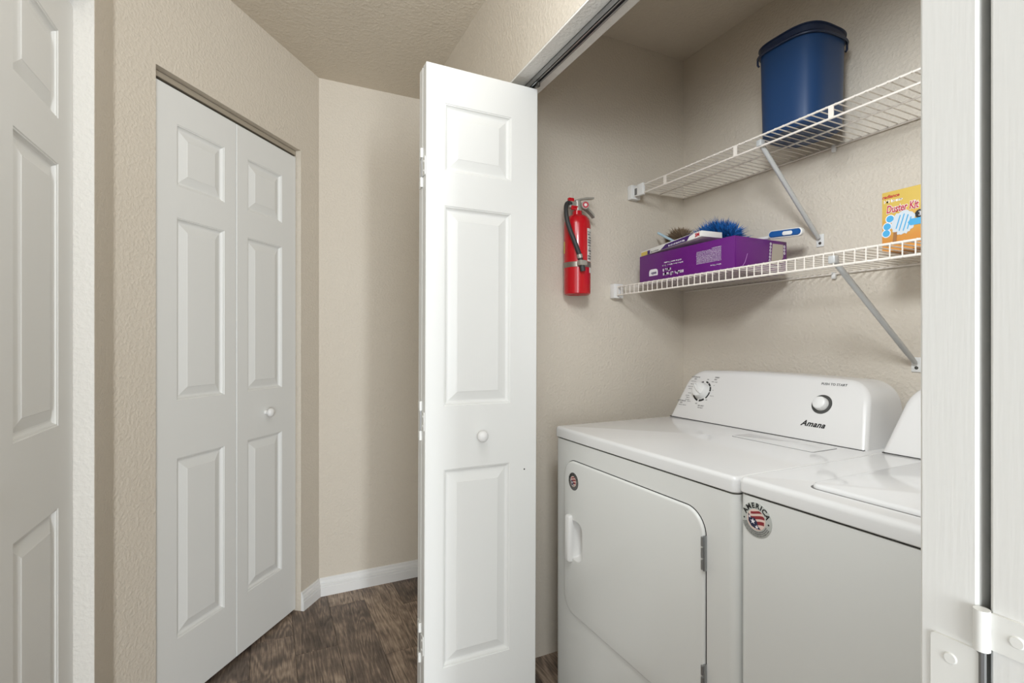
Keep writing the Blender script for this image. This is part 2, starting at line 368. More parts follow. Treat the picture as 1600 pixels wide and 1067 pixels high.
def hinge(parent, z, yc, mirror=False):
    """bifold hinge on the leaf edge (x=0, facing -x): a centre plate and two wings on a barrel"""
    sgn = -1 if mirror else 1; h = 0.044
    b = MB()
    def pl(y0, y1, z0, z1): b.prism([(p_[0], p_[1]) for p_ in rrect(min(y0, y1), max(y0, y1), z0, z1, 0.003, 3)], 0, 0.0022, mx=Matrix(((0, 0, -1, 0), (1, 0, 0, yc), (0, 1, 0, z), (0, 0, 0, 1))))
    pl(sgn*0.002, sgn*0.030, -0.040, 0.016)
    pl(-sgn*0.002, -sgn*0.030, 0.020, 0.045); pl(-sgn*0.002, -sgn*0.030, -0.069, -0.044)
    b.tube([(-0.003, yc, z+0.018), (-0.003, yc, z+0.046)], 0.0048, 12)
    b.tube([(-0.003, yc, z-0.070), (-0.003, yc, z-0.042)], 0.0048, 12)
    hg = b.build('hinge', M['hinge'], parent)
    return hg
def hinge_extra(parent, z, yc, sgn):
    b = MB()
    for yy, zz in ((sgn*0.018, 0.002), (sgn*0.018, -0.026), (-sgn*0.018, 0.032), (-sgn*0.018, -0.056)):
        b.lathe([(0.0, 0.0012), (0.0035, 0.0012), (0.0042, 0.0), ], 14, mx=Matrix(((0, 0, -1, -0.0022), (1, 0, 0, yc+yy), (0, 1, 0, z+zz), (0, 0, 0, 1))), caps=False)
    b.build('screw', M['hinge'], parent)
    MB().tube([(-0.002, yc, z-0.05), (-0.002, yc, z+0.03)], 0.0022, 8).build('hinge_pin', M['steel'], parent)

# door_1: closed bifold in the diagonal wall
rz1 = math.atan2(T.y, T.x); LEN = (P1-P0).length; w1 = (LEN-0.012)/2
d1o = P0-NN*0.022
door1 = empty('door_1', (d1o.x, d1o.y, 0), rz1); tag(door1, 'closed white bifold closet door in the slanted wall', 'bifold door', kind='structure')
leaf(door1, 0.003, 0, w1, False)
leaf(door1, 0.003+w1+0.003, 0, w1, True, knob=True)
tk1 = track('door_track', LEN-0.002, mat('tan_track_steel', (176, 166, 150), 0.4, 0.2), 'narrow metal track above the closed bifold door')
tt = P0-NN*(0.022+0.0175)+T*0.001; tk1.location = (tt.x, tt.y, ZO-0.0215); tk1.rotation_euler = (0, 0, rz1-R(90))
# door_2: open pair folded at the far side of the laundry closet
door2 = empty('door_2', (0.416, 1.440, 0)); tag(door2, 'open white bifold door folded back beside the fire extinguisher', 'bifold door', kind='structure')
door2.rotation_euler = (0, R(0.25), 0); door2.location = (0.4125, 1.440, 0)
lf = leaf(door2, 0, 0, LW, True, knob=0.173)
nh = MB().lathe([(0, 0.0005), (0.0025, 0.0004), (0.0028, 0)], 10, caps=False).build('nail_hole', M['gapblack'], lf, (0.327, 0.0002, 0.792), (R(90), 0, 0))
lb = leaf(door2, 0, TH+0.004, LW, True)
for z in (1.73, 0.975, 0.315):
    hinge(lf, z, TH+0.002, True); hinge_extra(lf, z, TH+0.002, -1)
# door_3: near left bifold door
door3 = empty('door_3', (-0.428, YD3a+0.006, 0), R(90)); tag(door3, 'near white bifold closet door cut off by the left picture edge', 'bifold door', kind='structure')
w3 = (YD3b-YD3a-0.014)/2
leaf(door3, 0, 0, w3, False, knob=True); leaf(door3, w3+0.003, 0, w3, True)
# door_4: near pair folded at the right, leaf edges facing the hall
door4 = empty('door_4', (0.445, 0.1715, 0)); tag(door4, 'folded white bifold door edge close to camera at the right', 'bifold door', kind='structure')
la = leaf(door4, 0, 0.0030, LW, True, rz=R(0.6)); lb4 = leaf(door4, 0, -TH-0.0030, LW, True, rz=R(-0.6))
for z in (1.73, 0.967, 0.315):
    hinge(la, z, -0.003, False); hinge_extra(la, z, -0.003, 1)

# ------------------------------------------------------------------ DRYER AND WASHER
XF = 0.878
RT = (0, -1, 0); UP = (0, 0, 1)
def facemx(x, y, z): return frame((x, y, z), RT, UP)       # a face looking at the hall (-x)
def emblem(parent, x, y, z, r, base, full=True):
    b = MB().lathe([(0, 0.0012), (r*0.97, 0.0012), (r, 0.0008), (r, 0)], 40, mx=facemx(x, y, z), caps=False)
    e = b.build('emblem_sticker', base, parent); e['label'] = 'round silver flag emblem sticker'
    mx = facemx(x-0.0013, y, z)
    # flag disc
    ri = r*0.60
    b = MB().prism([(ri*math.cos(R(a)), ri*math.sin(R(a))) for a in range(0, 360, 10)], 0, 0.0002, mx=mx); b.build('flag_field', M['flagpink'], e)
    b = MB(); mx2 = facemx(x-0.0016, y, z)
    def wave(y0, y1, xa, xb):
        up_ = []; dn = []
        for k in range(11):
            t = xa+(xb-xa)*k/10; c = 0.10*r*math.sin(t/r*3.2)
            lim = math.sqrt(max(0, ri*ri-t*t))
            up_.append((t, max(-lim, min(lim, y1+c)))); dn.append((t, max(-lim, min(lim, y0+c))))
        b.prism(dn+up_[::-1], 0, 0.0002, mx=mx2)
    wave(0.36*r, 0.50*r, -0.36*r, 0.40*r); wave(0.04*r, 0.22*r, -0.40*r, 0.55*r); wave(-0.30*r, -0.10*r, -0.05*r, 0.52*r)
    b.build('stripes', M['flagred'], e)
    b = MB(); b.prism([(-0.52*r, 0.28*r), (-0.50*r, -0.18*r), (-0.30*r, -0.42*r), (0.02*r, -0.52*r), (0.30*r, -0.48*r), (0.12*r, -0.30*r), (0.06*r, -0.10*r), (-0.12*r, 0.10*r), (-0.30*r, 0.06*r)], 0, 0.0003, mx=facemx(x-0.0017, y, z))
    b.build('canton', M['flagblue'], e)
    b = MB()
    for sx, sy, sr in ((-0.20*r, -0.13*r, 0.17*r), (0.06*r, -0.40*r, 0.13*r), (-0.42*r, 0.10*r, 0.10*r)):
        b.prism([(sx+(sr if k % 2 == 0 else sr*.42)*math.sin(math.pi*k/5), sy+(sr if k % 2 == 0 else sr*.42)*math.cos(math.pi*k/5)) for k in range(10)][::-1], 0, 0.0003, mx=facemx(x-0.0021, y, z))
    b.build('stars', M['whiteink'], e)
    b = MB()
    word = 'AMERICA'
    wid = dict(A=1.0, M=1.2, E=0.85, R=1.0, I=0.5, C=1.0); tot = sum(wid[c] for c in word); acc = 0.0
    for i, ch in enumerate(word):
        a = R(74-148*(acc+wid[ch]/2)/tot); acc += wid[ch]; rr = r*0.80
        text_geo(b, ch, r*0.40, facemx(x-0.0014, y, z) @ Matrix.Rotation(a, 4, 'Z') @ Matrix.Translation((0, rr, 0)), off=r*0.014)
    for sx in (-1, 1):
        b.lathe([(0, 0.0002), (r*0.055, 0.0001)], 8, mx=facemx(x-0.0013, y, z) @ Matrix.Translation((sx*r*0.8, -0.06*r, 0)), caps=False)
    b.build('lettering', M['ink'], e)
    b = MB(); rnd = random.Random(3)
    for rr in (0.70*r, 0.80*r, 0.90*r):
        a = 200
        while a < 338:
            st = rnd.choice((3, 4, 5)); mxx = facemx(x-0.0014, y, z) @ Matrix.Rotation(R(a-270), 4, 'Z') @ Matrix.Translation((0, -rr, 0))
            b.box(-r*0.022, r*0.022, -r*0.028, r*0.028, 0, 0.0002, mx=mxx); a += st
    b.build('fine_print', M['greyink'], e)
    return e
def body_shell(w, z0, z1, r=0.018):
    """cabinet with rounded vertical front edges; origin at front-left-bottom; x into closet, y along -width"""
    pts = rrect(0, 0.70, 0, w, (r, 0.004, 0.004, r), 6)
    return MB().prism(pts, z0, z1, smooth=True)
def lid_shell(w, z0, z1, e=0.010, depth=0.715, r=0.016):
    rs = []
    base = lambda g: [(x, y) for x, y in rrect(-0.003+g, depth-g, 0.0+g, w-g, (max(r-g, .002), .004, .004, max(r-g, .002)), 6)]
    rs.append([(x, y, z0) for x, y in base(0.002)]); rs.append([(x, y, z0+0.002) for x, y in base(0)]); rs.append([(x, y, z1-e) for x, y in base(0)])
    for k in range(1, 5):
        a = R(90*k/4); g = e*(1-math.cos(a)); rs.append([(x, y, z1-e+e*math.sin(a)) for x, y in base(g)])
    return MB().rings(rs, True, True, True, True)
def console_mesh(w, skew):
    """bulging control console: profile along width with big rounded top corners; front leans back"""
    # outline of the front face in (s, h): s across, h up the face
    H = 0.192; n = 10
    def outline(inset, hh):
        pts = []
        rL = 0.075; h = hh
        x0, x1 = inset, w-inset
        pts.append((x0, 0)); sl = 0.022
        # left side slants in, rounded top
        cx, cy = x0+sl+rL, h-rL
        for k in range(n+1):
            a = R(172-82*k/n); pts.append((cx+rL*math.cos(a), cy+rL*math.sin(a)))
        for k in range(1, 6):
            t = k/6; pts.append((cx+(x1-sl-rL-cx)*t, h+0.006*math.sin(math.pi*t)))
        cx2 = x1-sl-rL
        for k in range(n+1):
            a = R(90-82*k/n); pts.append((cx2+rL*math.cos(a), cy+rL*math.sin(a)))
        pts.append((x1, 0)); return pts
    lean = 0.082; zt = 0.176
    def lift(pts, off):   # off = distance behind the front face
        return [(lean*(y/H)+off, x, zt*y/H) for x, y in pts]
    e = 0.014; rs = []
    rs.append(lift(outline(e, H-e), 0.0))
    for k in range(1, 6):
        a = R(90*k/5); g = e*(1-math.sin(a)); rs.append(lift(outline(g, H-g), e*(1-math.cos(a))))
    back = [(0.205, x, zt*y/H*0.985) for x, y in outline(0.0, H)]
    mid = [(0.5*(a[0]+b_[0]), a[1], 0.5*(a[2]+b_[2])) for a, b_ in zip(rs[-1], back)]
    rs += [mid, back]
    b = MB(); b.rings(rs, True, True, True, True)
    return b, (lean/H, zt/H)
LEANV = Vector((0.082, 0, 0.176)).normalized()
def conmx(x0, z0, y, h):
    """point on the leaning console front at height h along the face"""
    return frame((x0+0.082*h/0.192-0.0004, y, z0+0.176*h/0.192), RT, LEANV)
# --- dryer
DZ = 0.916; DY0, DY1 = 0.7400, 1.4720
dry = empty('clothes_dryer', (XF, DY0, 0)); tag(dry, 'white front loading clothes dryer under the wire shelves', 'dryer')
dw = DY1-DY0
def atdry(o): return o
cab = body_shell(dw-0.004, 0.02, 0.878).build('cabinet', M['enamel_front'], dry, (0.0, 0.002, 0))
foot_me = MB().lathe([(0.022, 0), (0.022, 0.012), (0.012, 0.015), (0.012, 0.021)], 12).mesh('foot', M['rubber'])
for x in (0.05, 0.65):
    for y in (0.06, dw-0.06): link('foot', foot_me, dry, (x, y, 0))
b = body_shell(dw-0.016, 0.8775, 0.8822); sm = b.build('seam', M['gapblack'], dry, (0.0035, 0.008, 0))
lid_shell(dw, 0.8815, DZ).build('top_panel', M['enamel'], dry)
# door: rounded slab a bit proud, dark seam line round it
dx0, dx1, dz0, dz1 = 0.822-DY0, 1.407-DY0, 0.335, 0.8205
def slab(x0, x1, z0, z1, r, thick, e, mx):
    rs = []
    rs.append([(x, y, 0) for x, y in rrect(x0, x1, z0, z1, r, 10)])
    rs.append([(x, y, thick-e) for x, y in rrect(x0, x1, z0, z1, r, 10)])
    for k in range(1, 5):
        a = R(90*k/4); g = e*(1-math.cos(a)); rs.append([(x, y, thick-e+e*math.sin(a)) for x, y in rrect(x0+g, x1-g, z0+g, z1-g, r-g, 10)])
    return MB().rings(rs, True, True, True, True, mx)
fm = Matrix(((0, 0, -1, 0), (1, 0, 0, 0), (0, 1, 0, 0), (0, 0, 0, 1)))     # (u,v,h) -> (-h, u, v)
slab(dx0-0.0022, dx1+0.0012, dz0-0.0012, dz1+0.0022, 0.058, 0.0006, 0.0002, fm).build('door_seam', M['gapblack'], dry)
dd = slab(dx0, dx1, dz0, dz1, 0.056, 0.0075, 0.006, fm).build('door', M['enamel_front'], dry)
# handle pocket cut as a boolean-free recess: pocket shown by a sunken cup
bm = bmesh.new(); bm.from_mesh(dd.data)
bm.free()
hx0, hx1, hz0, hz1 = 1.300-DY0, 1.360-DY0, 0.512, 0.636
cut = MB().prism(rrect(hx0, hx1, hz0, hz1, (0.030, 0.004, 0.004, 0.030), 8), -0.05, 0.05, mx=fm).build('cutter', M['trim'], None)
for tgt in (dd, cab, [c for c in dry.children if c.name.startswith('door_seam')][0]):
    off = tgt.location.copy()
    mo = tgt.modifiers.new('cut', 'BOOLEAN'); mo.operation = 'DIFFERENCE'; mo.object = cut; mo.solver = 'EXACT'
cut.location = (XF, DY0, 0)
bpy.context.view_layer.update()
dg = bpy.context.evaluated_depsgraph_get()
for tgt in (dd, cab, [c for c in dry.children if c.name.startswith('door_seam')][0]):
    me = bpy.data.meshes.new_from_object(tgt.evaluated_get(dg)); tgt.modifiers.clear(); tgt.data = me; me.set_sharp_from_angle(angle=R(38))
bpy.data.objects.remove(cut)
# sunken cup behind the hole and the raised grip on its left
ol = rrect(hx0, hx1, hz0, hz1, (0.030, 0.004, 0.004, 0.030), 8); cx_, cz_ = hx1-0.012, (hz0+hz1)/2
rs = [[(x, z, 0.0072) for x, z in ol]]
for k in range(1, 7):
    t = k/6; f = 1-0.75*t**2
    rs.append([(cx_+(x-cx_)*f if True else x, cz_+(z-cz_)*(1-0.25*t*t), 0.0072-0.032*math.sin(t*math.pi/2)) for x, z in ol])
MB().rings(rs, True, False, True, True, fm).build('handle_pocket', M['wplastic'], dd)
b = MB(); b.rings([[(x, z, h) for x, z in rrect(hx1-0.004+g, hx1+0.022-g*0.4, hz0-0.012+g, hz1+0.012-g, 0.006, 4)] for g, h in ((0, 0.005), (0, 0.014), (0.002, 0.018), (0.005, 0.020))], True, True, True, True, fm)
b.build('handle_grip', M['wplastic'], dd)
for z0, z1 in ((0.690, 0.768), (0.405, 0.483)):
    b = MB(); yb = 0.8225-DY0
    b.box(-0.0085, -0.0005, yb-0.004, yb+0.001, z0, z1, 0.001)
    for k in range(3): b.tube([(-0.0105, yb, z0+0.004+k*(z1-z0)/3), (-0.0105, yb, z0+(k+1)*(z1-z0)/3-0.002)], 0.0034, 8)
    b.build('door_hinge', M['steel'], dry)
emblem(dd, -0.0072, 1.349-DY0, 0.758, 0.0275, M['silverdark'])
# lint screen cover on top
zt = DZ
b = MB(); b.prism(rrect(0.372, 0.476, 0.822-DY0, 1.075-DY0, 0.008, 4), zt-0.001, zt+0.0008); b.build('lint_cover_seam', M['greyink'], dry)
b = lambda g: rrect(0.373+g, 0.4775, 0.8235-DY0+g, 1.0735-DY0-g, 0.008, 4)
MB().rings([[(x, y, zt-0.0005) for x, y in b(0)], [(x, y, zt+0.0014) for x, y in b(0)], [(x, y, zt+0.0024) for x, y in b(0.0012)]], True, True, True, True).build('lint_cover', M['enamel'], dry)
def console(parent, yoff, w, zt):
    b, _ = console_mesh(w, 0); c = b.build('console', M['console'], parent, (1.386-XF, yoff, zt)); 
    MB().box(1.3835-XF, 1.392-XF, yoff+0.004, yoff+w-0.004, zt-0.0005, zt+0.0016).build('console_seam', M['gapblack'], parent)
    return c
con = console(dry, 0.772-DY0, 0.703, DZ)
def cm(y, h): return conmx(0, 0, y-0.772, h)        # in the console's own space, y in scene terms
def dial(parent, y, h):
    k = MB().lathe([(0, 0.024), (0.022, 0.024), (0.0255, 0.0225), (0.027, 0.019), (0.029, 0.004), (0.031, 0.0)], 40, mx=cm(y, h), caps=False).build('dial', M['wplastic'], parent)
    mx = cm(y, h) @ Matrix.Translation((0, 0, 0.0235)) @ Matrix.Rotation(R(140), 4, 'Z')
    rs = []
    for g, z in ((0, 0), (0.0012, 0.0035), (0.003, 0.005)):
        rs.append([(0.027*math.cos(R(a)) * (1-g/0.03), (0.0075-g)*math.sin(R(a))*(1 if math.cos(R(a)) > 0 else 1), z) for a in range(0, 360, 15)])
    MB().rings(rs, True, True, True, True, mx).build('pointer', M['wplastic'], k)
    b = MB()
    def arc(a0, a1, r0, r1):
        n = max(2, int(abs(a1-a0)/6)); ins = []; out = []
        for i in range(n+1):
            a = R(a0+(a1-a0)*i/n); ins.append((r0*math.cos(a), r0*math.sin(a))); t = i/n
            out.append((r1[0]+(r1[1]-r1[0])*t, a))
        b.prism(ins+[(r*math.cos(a), r*math.sin(a)) for r, a in out[::-1]], 0, 0.0006, mx=cm(y, h))
    arc(96, 150, 0.0335, (0.038, 0.0345)); arc(176, 200, 0.0335, (0.0345, 0.0355)); arc(212, 262, 0.0335, (0.0375, 0.0405)); arc(272, 306, 0.0335, (0.0405, 0.0405))
    arc(318, 358, 0.0345, (0.0395, 0.0395)); arc(3, 30, 0.0345, (0.0405, 0.0405)); arc(35, 56, 0.0345, (0.0405, 0.0405)); arc(61, 78, 0.0345, (0.0405, 0.0405))
    b.build('dial_scale', M['ink'], k)
    b = MB()
    for (dx, dy, s_, sz) in ((-0.048, 0.052, 'AUTOMATIC', 0.0072), (-0.046, 0.044, 'DRY', 0.0065), (0.050, 0.056, 'TIMED', 0.0072), (0.046, 0.048, 'DRY', 0.0065), (-0.078, -0.046, 'AUTOMATIC', 0.0072), (-0.078, -0.054, 'DRY', 0.0065), (0.018, -0.056, 'AIR ONLY', 0.0062), (0.018, -0.064, 'NO HEAT', 0.0055),
                             (-0.006, -0.050, 'OFF', 0.0055), (0.012, 0.046, 'OFF', 0.0052), (0.034, -0.032, 'OFF', 0.0052)):
        text_geo(b, s_, sz, cm(y, h) @ Matrix.Translation((dx, dy, 0.0004)))
    rnd = random.Random(5)
    for dx0_, dx1_, dy, hh in ((-0.066, -0.040, 0.034, 0.003), (-0.062, -0.044, 0.022, 0.0032), (-0.072, -0.046, 0.012, 0.0032), (-0.066, -0.046, 0.003, 0.0032), (-0.060, -0.046, -0.014, 0.0032), (-0.068, -0.048, -0.024, 0.0032), (-0.064, -0.046, -0.032, 0.0032), (-0.064, -0.040, -0.040, 0.0028), (-0.052, -0.034, -0.046, 0.0028),
                               (0.030, 0.058, 0.038, 0.0028), (0.044, 0.060, -0.016, 0.003), (0.048, 0.053, 0.006, 0.0042), (0.046, 0.051, 0.024, 0.0042), (-0.066, -0.050, -0.063, 0.003), (-0.088, -0.066, -0.063, 0.003)):
        scribble(b, dx0_, dx1_, dy, hh, cm(y, h), rnd, 0.2)
    b.build('lettering', M['greyink'], k)['kind'] = 'stuff'
    return k
dial(con, 1.362, 0.112)
# start button
bt = MB().lathe([(0, 0.020), (0.013, 0.0195), (0.0175, 0.017), (0.0195, 0.012), (0.0205, 0.0)], 32, mx=cm(0.917, 0.112), caps=False).build('start_button', M['wplastic'], con)
MB().lathe([(0.0205, 0.0015), (0.0285, 0.0015), (0.029, 0.0)], 36, mx=cm(0.917, 0.112), caps=False).build('button_ring', mat('dark_grey_plastic', (70, 70, 68), .4), bt)
b = MB(); text_geo(b, 'PUSH TO START', 0.0100, cm(0.898, 0.174) @ Matrix.Translation((0, 0, 0.0004))); b.build('lettering', M['ink'], con)
b = MB(); text_geo(b, 'Amana', 0.0235, cm(0.926, 0.050) @ Matrix.Translation((0, 0, 0.0004)), shear=0.35, off=0.0006, space=1.08)
lg = b.build('lettering', M['ink'], con); lg['label'] = 'black slanted brand lettering'
# --- washer
WZ = 0.921; WY0, WY1 = 0.040, 0.7370
ws = empty('washing_machine', (XF, WY0, 0)); tag(ws, 'white top loading washer with large round flag sticker, partly behind right door edge', 'washing machine')
ww = WY1-WY0
body_shell(ww-0.004, 0.02, 0.886).build('cabinet', M['enamel_front'], ws, (0, 0.002, 0))
for x in (0.05, 0.65):
    for y in (0.06, ww-0.06): link('foot', foot_me, ws, (x, y, 0))
body_shell(ww-0.016, 0.8855, 0.8902).build('seam', M['gapblack'], ws, (0.004, 0.008, 0))
lid_shell(ww, 0.8896, WZ, 0.012).build('top_panel', M['enamel'], ws)
# hinged lid, slightly proud, with a recess ring around it
lx0, lx1, ly0, ly1 = 0.050, 0.455, 0.10, 0.619-WY0
MB().prism(rrect(lx0-0.003, lx1+0.003, ly0-0.003, ly1+0.004, 0.022, 6), WZ-0.001, WZ+0.0004).build('lid_seam', M['greyink'], ws)
g_ = lambda g: rrect(lx0+g, lx1-g, ly0+g, ly1-g, 0.020, 6)
MB().rings([[(x, y, WZ-0.0005) for x, y in g_(0)], [(x, y, WZ+0.004) for x, y in g_(0)], [(x, y, WZ+0.0075) for x, y in g_(0.0015)], [(x, y, WZ+0.0095) for x, y in g_(0.005)]], True, True, True, True).build('lid', M['enamel'], ws)
wc = console(ws, 0.745-WY0-0.703-0.008, 0.703, WZ)
b = MB(); rnd = random.Random(9)
for dy in (0.120, 0.112):
    scribble(b, -0.022, 0.03, dy-0.112, 0.0045, conmx(0, 0, 0.600, 0.118), rnd, 0.22)
b.build('lettering', M['greyink'], wc)
emblem(ws, 0.0, 0.693-WY0, 0.843, 0.0345, M['silver'])

# ------------------------------------------------------------------ WIRE SHELVES
def brace(parent, y, zf, zw, xf, label=None):
    b = MB(); p0 = Vector((xf+0.006, y, zf)); p1 = Vector((XB-0.012, y, zw))
    b.tube([p0, p0+(p1-p0)*0.04, p0+(p1-p0)*0.9, p1], 0.0075, 10, radii=[0.0065, 0.0075, 0.0075, 0.006])
    br = b.build('brace', M['alu'], parent)
    MB().box(xf-0.008, xf+0.012, y-0.009, y+0.009, zf-0.006, zf+0.014, 0.003).build('brace_clip', M['alu'], br)
    b = MB(); b.box(XB-0.004, XB-0.0005, y-0.013, y+0.013, zw-0.028, zw+0.014, 0.0015); b.build('brace_foot', M['wplastic'], br)
    MB().lathe([(0, 0.003), (0.004, 0.002), (0.005, 0)], 12, mx=facemx(XB-0.004, y, zw-0.016), caps=False).build('screw', M['darksteel'], br)
YS0, YS1 = -0.012, YE-0.006
def shelf(name, label, z, xf, lip, full_lip):
    s = empty(name, (XB, YS1, z)); tag(s, label, 'wire shelf'); inv = Matrix.Translation((-XB, -YS1, -z))
    class O: pass
    def bd(mb, nm, m_): 
        o = mb.build(nm, m_, s); o.data.transform(inv); return o
    for nm, x, zz, r in (('front_rail', xf, z-0.003, 0.0032), ('lip_rail', xf-0.001, z-lip, 0.0032), ('support_rail', (xf+XB)/2+0.0, z-0.006, 0.0028), ('back_rail', XB-0.007, z-0.006, 0.0028)):
        bd(MB().tube([(x, YS0+0.004, zz), (x, YS1-0.012, zz)], r, 8), nm, M['wire'])
    me = None; n = int((YS1-YS0-0.03)/0.0254)
    for i in range(n):
        y = YS1-0.03-i*0.0254
        if me is None:
            pts = [(XB-0.004, y, z), (xf+0.001, y, z)]
            if full_lip: pts = [(XB-0.004, y, z), (xf+0.002, y, z), (xf-0.0035, y, z-0.003), (xf-0.0042, y, z-0.010), (xf-0.0042, y, z-lip-0.002)]
            else: pts = [(XB-0.004, y, z), (xf+0.002, y, z), (xf-0.0035, y, z-0.002), (xf-0.004, y, z-0.006)]
            o = bd(MB().tube(pts, 0.0017, 6), 'deck_wire', M['wire']); me = o.data
        else: link('deck_wire', me, s, (0, -i*0.0254, 0))
    # end bracket on the closet side wall
    b = MB(); b.box(xf-0.016, xf+0.030, YS1-0.022, YS1+0.0055, z-lip-0.012, z+0.010, 0.002); bd(b, 'end_bracket', M['wplastic'])
    for y in (1.02, 0.30):
        b = MB(); b.box(XB-0.012, XB-0.0005, y-0.006, y+0.006, z-0.022, z+0.001, 0.002); bd(b, 'wall_clip', M['wplastic'])
    return s, bd
sh1, bd1 = shelf('wire_shelf', 'upper white wire shelf carrying the blue bucket', 1.836, 1.369, 0.036, False)
for y in (1.478, 1.157, 0.848, 0.50, 0.16):
    bd1(MB().box(1.369-0.0050, 1.369-0.0020, y-0.007, y+0.007, 1.836-0.037, 1.836-0.002), 'rail_tab', M['wire'])
b = MB(); b.box(1.369-0.0095, 1.369+0.004, YS1-0.082, YS1-0.046, 1.836-0.043, 1.836+0.004, 0.002); bd1(b, 'rail_clamp', M['wplastic'])
b = MB(); b.box(1.369-0.004, 1.369+0.003, YS1-0.046, YS1-0.021, 1.836-0.038, 1.836-0.002); bd1(b, 'bracket_tongue', M['wplastic'])
b = MB(); b.box(1.369-0.006, 1.369-0.0035, YS1-0.041, YS1-0.028, 1.836-0.034, 1.836-0.008); bd1(b, 'bracket_slot', M['greyink'])
sh2, bd2 = shelf('wire_shelf', 'lower white wire shelf carrying the purple carton', 1.424, 1.280, 0.036, True)
def reparent_brace(s, y, zf, zw, xf):
    before = set(bpy.data.objects); brace(s, y, zf, zw, xf)
    inv = Matrix.Translation(-s.location)
    for o in set(bpy.data.objects)-before: o.data.transform(inv)
reparent_brace(sh1, 1.068, 1.806, 1.543, 1.369)
reparent_brace(sh2, 0.790, 1.400, 1.140, 1.280)

# ------------------------------------------------------------------ BUCKET
bk = empty('bucket', (1.500, 1.024, 1.8378)); tag(bk, 'navy blue plastic bucket on the upper wire shelf', 'bucket')
def sq(hw, hd, z, e=3.2, n=64):
    out = []
    for k in range(n):
        a = 2*math.pi*k/n; c, s_ = math.cos(a), math.sin(a)
        out.append((hd*math.copysign(abs(c)**(2/e), c), hw*math.copysign(abs(s_)**(2/e), s_), z))
    return out
HB = 0.288
wd_ = lambda t: 0.0955+0.0055*t
rs = []
for t in (0.0, 0.03, 0.2, 0.4, 0.6, 0.8, 0.92):
    s_ = wd_(t)-(0.010 if t == 0 else 0); rs.append(sq(s_, s_, t*HB))
MB().rings(rs+[sq(wd_(.92)-.004, wd_(.92)-.004, .92*HB)]+[sq(wd_(t)-.004, wd_(t)-.004, t*HB+.004) for t in (.6, .2, 0.01)], True, True, True, True).build('body', M['bucket'], bk)
rs = [sq(wd_(.92)+0.000, wd_(.92), .915*HB), sq(wd_(.92)+.005, wd_(.92)+.005, .92*HB), sq(wd_(.92)+.005, wd_(.92)+.005, .932*HB), sq(wd_(.95)+.001, wd_(.95)+.001, .938*HB), sq(wd_(1)+.001, wd_(1)+.001, .985*HB), sq(wd_(1)+.005, wd_(1)+.005, .99*HB), sq(wd_(1)+.005, wd_(1)+.005, 1.0*HB), sq(wd_(1)-.004, wd_(1)-.004, 1.0*HB), sq(wd_(.92)-.004, wd_(.92)-.004, .915*HB)]
MB().rings(rs, True, False, False, True).build('rim', M['bucketdark'], bk)
hw = wd_(.9)+0.004
ear = [((hw-0.002)*math.copysign(abs(math.cos(R(a)))**0.625, math.cos(R(a))), (hw-0.002)*math.copysign(abs(math.sin(R(a)))**0.625, math.sin(R(a)))) for a in (128, -45)]
for ex, ey in ear:
    d = Vector((ex, ey, 0)).normalized(); b = MB()
    b.tube([(ex+d.x*0.002, ey+d.y*0.002, .84*HB), (ex+d.x*0.006, ey+d.y*0.006, .86*HB), (ex+d.x*0.006, ey+d.y*0.006, .93*HB), (ex, ey, .94*HB)], 0.0032, 8)
    b.build('handle_ear', M['bucketdark'], bk)
pth = []
for k in range(25):
    t = k/24; a0 = math.atan2(ear[0][1], ear[0][0]); a1 = math.atan2(ear[1][1], ear[1][0])+2*math.pi
    a = a0+(a1-a0)*t; c, s_ = math.cos(a), math.sin(a); rr = wd_(.9)+0.0075
    e = 3.2; pth.append((rr*math.copysign(abs(c)**(2/e), c), rr*math.copysign(abs(s_)**(2/e), s_), .915*HB-0.006*math.sin(math.pi*t)))
MB().tube(pth, 0.0034, 8).build('bail_handle', M['bucketdark'], bk)

# ------------------------------------------------------------------ FIRE EXTINGUISHER (hangs on the closet side wall)
ex = empty('fire_extinguisher', (1.066, 1.626, 1.378)); tag(ex, 'red fire extinguisher strapped to the closet side wall', 'fire extinguisher')
b = MB().lathe([(0, 0.006), (0.040, 0.003), (0.046, 0.0), (0.050, 0.003), (0.0508, 0.010), (0.0508, 0.262), (0.049, 0.276), (0.043, 0.290), (0.032, 0.299), (0.019, 0.303), (0.018, 0.318), (0, 0.318)], 40, caps=False)
b.build('cylinder', M['red'], ex)
b = MB(); b.lathe([(0.016, 0.316), (0.019, 0.318), (0.019, 0.328), (0.015, 0.330), (0.014, 0.356), (0, 0.358)], 20, caps=False); b.box(-0.040, 0.014, -0.011, 0.011, 0.326, 0.352, 0.004)
b.build('valve', M['valve'], ex)
MB().box(-0.034, -0.006, -0.016, -0.008, 0.318, 0.334, 0.002).build('pull_tag', M['red'], ex)
MB().box(-0.040, -0.016, -0.006, 0.008, 0.350, 0.366, 0.003).build('lever_guard', M['red'], ex)
lv = Matrix.Rotation(R(-6), 4, 'Y')
b = MB(); b.rings([[(x, y, z) for y, z in ((-0.009, zz), (0.009, zz), (0.009, zz+0.007), (-0.009, zz+0.007))] for x, zz in ((-0.012, 0.352), (0.010, 0.360), (0.035, 0.367), (0.060, 0.370), (0.072, 0.372))], True, True, True, False)
b.build('squeeze_lever', M['valve'], ex)
b = MB(); b.rings([[(x, y, z) for y, z in ((-0.010, zz-0.006), (0.010, zz-0.006), (0.010, zz+0.004), (-0.010, zz+0.004))] for x, zz in ((0.008, 0.342), (0.025, 0.338), (0.045, 0.330), (0.062, 0.318), (0.074, 0.306))], True, True, True, False)
b.build('carry_handle', M['valve'], ex)
mxg = frame((0.022, -0.020, 0.338), (0.93, -0.37, 0), UP)
